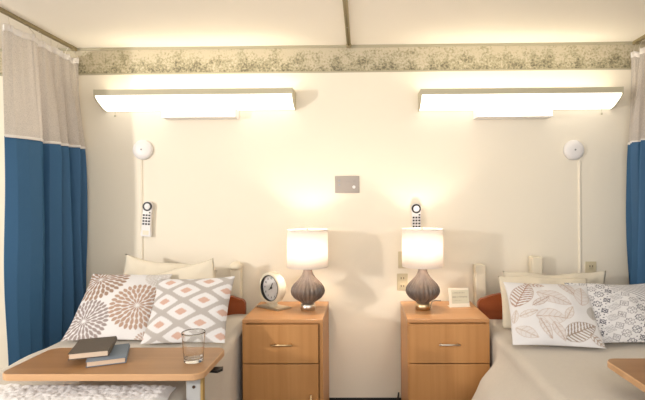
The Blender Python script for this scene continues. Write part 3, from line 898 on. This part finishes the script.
place('pillow', cushion_mesh(0.62, 0.315, 0.09, 40, seed=8, crease=0.022, sag=0.02), m_pillow, 1.18, -0.26, ZB, R(6), 0, R(1), 'plain cream pillow at the back of the right bed', 'pillow', GR_)
place('pillow', cushion_mesh(0.52, 0.31, 0.11, 40, seed=9, crease=0.018), m_pillow, 1.055, -0.46, ZB+0.005, R(22), 0, R(2), 'cream pillow tucked right behind the leaf print cushion', 'pillow', GR_)

# ------------------------------------------------------------------ overbed tables
ZTT = 0.773
def overbed(x0, x1, y0, y1, label, side):
    cx = (x0+x1)/2; cy = (y0+y1)/2
    t = thing('overbed_table', label, 'overbed table', (cx, cy, 0), group='overbed tables')
    w, d = (x1-x0)/2, (y1-y0)/2; r = 0.045
    def outline(r, off=0):
        pts = []
        for sx, sy, a0 in ((1, 1, 0), (-1, 1, 90), (-1, -1, 180), (1, -1, 270)):
            for k in range(9):
                a = R(a0+90*k/8); pts.append((sx*(w-r)+ (r+off)*math.cos(a), sy*(d-r)+(r+off)*math.sin(a)))
        return pts
    b = B(); prism(b, outline(r, -0.003), ZTT-0.024, ZTT, 'z'); obj('table_top', b, m_table, t)
    # edge band
    b = B(); O = outline(r, 0); I = outline(r, -0.0032); n = len(O)
    prof = [(0, ZTT-0.025), (1, ZTT-0.022), (1, ZTT-0.003), (0, ZTT+0.0006)]
    rings = []
    for k, z in prof:
        src = O if k else I
        rings.append([b.verts.new((p[0], p[1], z)) for p in src])
    for k in range(3):
        for i in range(n): b.faces.new((rings[k][i], rings[k][(i+1) % n], rings[k+1][(i+1) % n], rings[k+1][i]))
    obj('edge_band', b, m_tedge, t)
    # column, beside the bed
    s = side; X = s*(w-0.050)
    b = B(); box(b, X-0.036, X+0.020, -0.09, -0.03, 0.09, ZTT-0.025, 0.003); c = obj('column', b, m_colg, t)
    b = B(); box(b, X+0.020, X+0.030, -0.094, -0.070, 0.09, ZTT-0.025, 0.002); obj('column_trim', b, m_colw, c)
    for zz in (0.70, 0.60, 0.50):
        b = turn(lathe(B(), [(0.006, 0.0), (0.006, 0.003), (0.0001, 0.0035)], 12), 'y'); obj('screw', b, m_gap, c, loc=(X-0.006, -0.090, zz))
    b = B(); box(b, X-0.04, X+0.04, -0.20, 0.24, 0.05, 0.09, 0.006); obj('base', b, m_bedmetal, t)
    b = B(); box(b, -w+0.25 if s > 0 else -X-0.0, X if s > 0 else w-0.25, -0.03, 0.0, 0.05, 0.085, 0.004) if False else box(b, min(X, X-s*0.55), max(X, X-s*0.55), -0.19, -0.15, 0.05, 0.085, 0.004)
    box(b, min(X, X-s*0.55), max(X, X-s*0.55), 0.19, 0.23, 0.05, 0.085, 0.004); obj('foot_bar', b, m_bedmetal, t)
    for yy in (-0.17, 0.21):
        for xx in (X, X-s*0.53):
            b = lathe(B(), [(0.02, -0.01), (0.025, -0.006), (0.025, 0.006), (0.02, 0.01)], 20)
            for v in b.verts: v.co = (v.co.z+xx, v.co.x+yy, v.co.y+0.025)
            obj('caster', b, m_black, t)
    # height lever under the outer end
    b = B()
    lx = s*(w-0.03)
    pts = [(lx, -0.022), (lx+s*0.045, -0.028), (lx+s*0.060, -0.005), (lx+s*0.055, 0.018), (lx, 0.012)]
    prism(b, pts, ZTT-0.043, ZTT-0.033, 'z'); box(b, min(lx-s*0.03, lx), max(lx-s*0.03, lx)+0.001, -0.02, 0.012, ZTT-0.043, ZTT-0.025)
    obj('height_lever', b, m_black, t)
    return t
m_colg = mat('grey_enamel', (0.46, 0.46, 0.45), 0.45)
m_colw = mat('tan_trim', (0.40, 0.26, 0.09), 0.5)
overbed(-1.355, -0.590, -1.412, -1.095, 'overbed table with rounded corners on the left, holding books and a glass', 1)
overbed(0.955, 1.88, -1.60, -1.245, 'empty overbed table whose corner shows at the lower right edge', 1)

# ------------------------------------------------------------------ books
def book(x, y, z, rz, w, L, h, mc, label):
    """spine on the right; origin at the front left bottom corner"""
    t = thing('book', label, 'book', (x, y, z), (0, 0, rz), 'books on the overbed table')
    c = 0.0028
    b = B()
    box(b, 0, w, 0, L, 0, c, 0.0008, 1); box(b, 0, w, 0, L, h-c, h, 0.0008, 1)
    n = 6; pts = []
    for k in range(n+1): pts.append((w-0.002+0.005*math.sin(PI*k/n), h*k/n))
    for k in range(n, -1, -1): pts.append((w-0.005+0.005*math.sin(PI*k/n), c+(h-2*c)*k/n))
    prism(b, pts, 0, L, 'y')
    obj('cover', b, mc, t)
    b = B(); box(b, 0.004, w-0.004, 0.003, L-0.004, c, h-c); obj('page_block', b, m_page, t)
    return t
book(-1.062, -1.345, ZTT+0.001, R(23), 0.140, 0.195, 0.023, m_bk2, 'slate blue book lying under the taupe book on the left overbed table')
book(-1.140, -1.330, ZTT+0.0245, R(20), 0.142, 0.205, 0.025, m_bk1, 'dark taupe book lying on top of the slate blue book')

# ------------------------------------------------------------------ glass
prof = [(0.0001, 0.0), (0.028, 0.0), (0.034, 0.0), (0.036, 0.0012), (0.0367, 0.003), (0.0372, 0.008), (0.0376, 0.014), (0.0415, 0.062), (0.0450, 0.109), (0.0454, 0.1145), (0.0449, 0.117), (0.0443, 0.1145), (0.0439, 0.109), (0.0404, 0.062), (0.0366, 0.020), (0.036, 0.016), (0.033, 0.0135), (0.028, 0.013), (0.0001, 0.0125)]
b = lathe(B(), prof, 48)
tag(obj('drinking_glass', b, m_glass, smooth=True, loc=(-0.672, -1.272, ZTT+0.0012)), 'clear empty drinking glass on the right end of the left overbed table', 'glass')

# ------------------------------------------------------------------ lights
def area(name, loc, target, sx, sy, power, col):
    l = bpy.data.lights.new(name, 'AREA'); l.shape = 'RECTANGLE'; l.size = sx; l.size_y = sy; l.energy = power; l.color = col
    o = bpy.data.objects.new(name, l); COL.objects.link(o); o.location = loc
    d = Vector(target)-Vector(loc); o.rotation_euler = d.to_track_quat('-Z', 'Y').to_euler()
    return o
area('photo_lamp', (-3.4, -3.2, 1.74), (0.2, 0.0, 1.2), 0.14, 0.14, 56, (1.0, 0.94, 0.88))
area('fill_light', (0.4, -3.6, 2.2), (0.1, 0, 1.5), 2.6, 1.0, 20, (0.98, 0.98, 1.0))  # broad soft fill added behind the camera to brighten the room

w = bpy.data.worlds.new('room_ambience'); SC.world = w; w.use_nodes = True
w.node_tree.nodes['Background'].inputs[0].default_value = (1.0, 0.97, 0.94, 1)
w.node_tree.nodes['Background'].inputs[1].default_value = 1.08

# ------------------------------------------------------------------ camera
cam = bpy.data.cameras.new('camera'); co = bpy.data.objects.new('camera', cam); COL.objects.link(co)
cam.sensor_fit = 'HORIZONTAL'; cam.sensor_width = 36.0; cam.lens = 36.0*F/645
yaw, roll = R(0.82), R(-0.38)
co.matrix_world = Matrix.Translation((0, -D, CZ)) @ Matrix.Rotation(yaw, 4, 'Z') @ Matrix.Rotation(PI/2, 4, 'X') @ Matrix.Rotation(roll, 4, 'Z')
cam.shift_x = -(355.0-322.5)/645
cam.shift_y = 0.0
cam.clip_start = 0.02
SC.camera = co
vs = SC.view_settings
vs.view_transform = 'Standard'; vs.look = 'None'; vs.gamma = 1.0; vs.use_curve_mapping = False
vs.exposure = 0.33
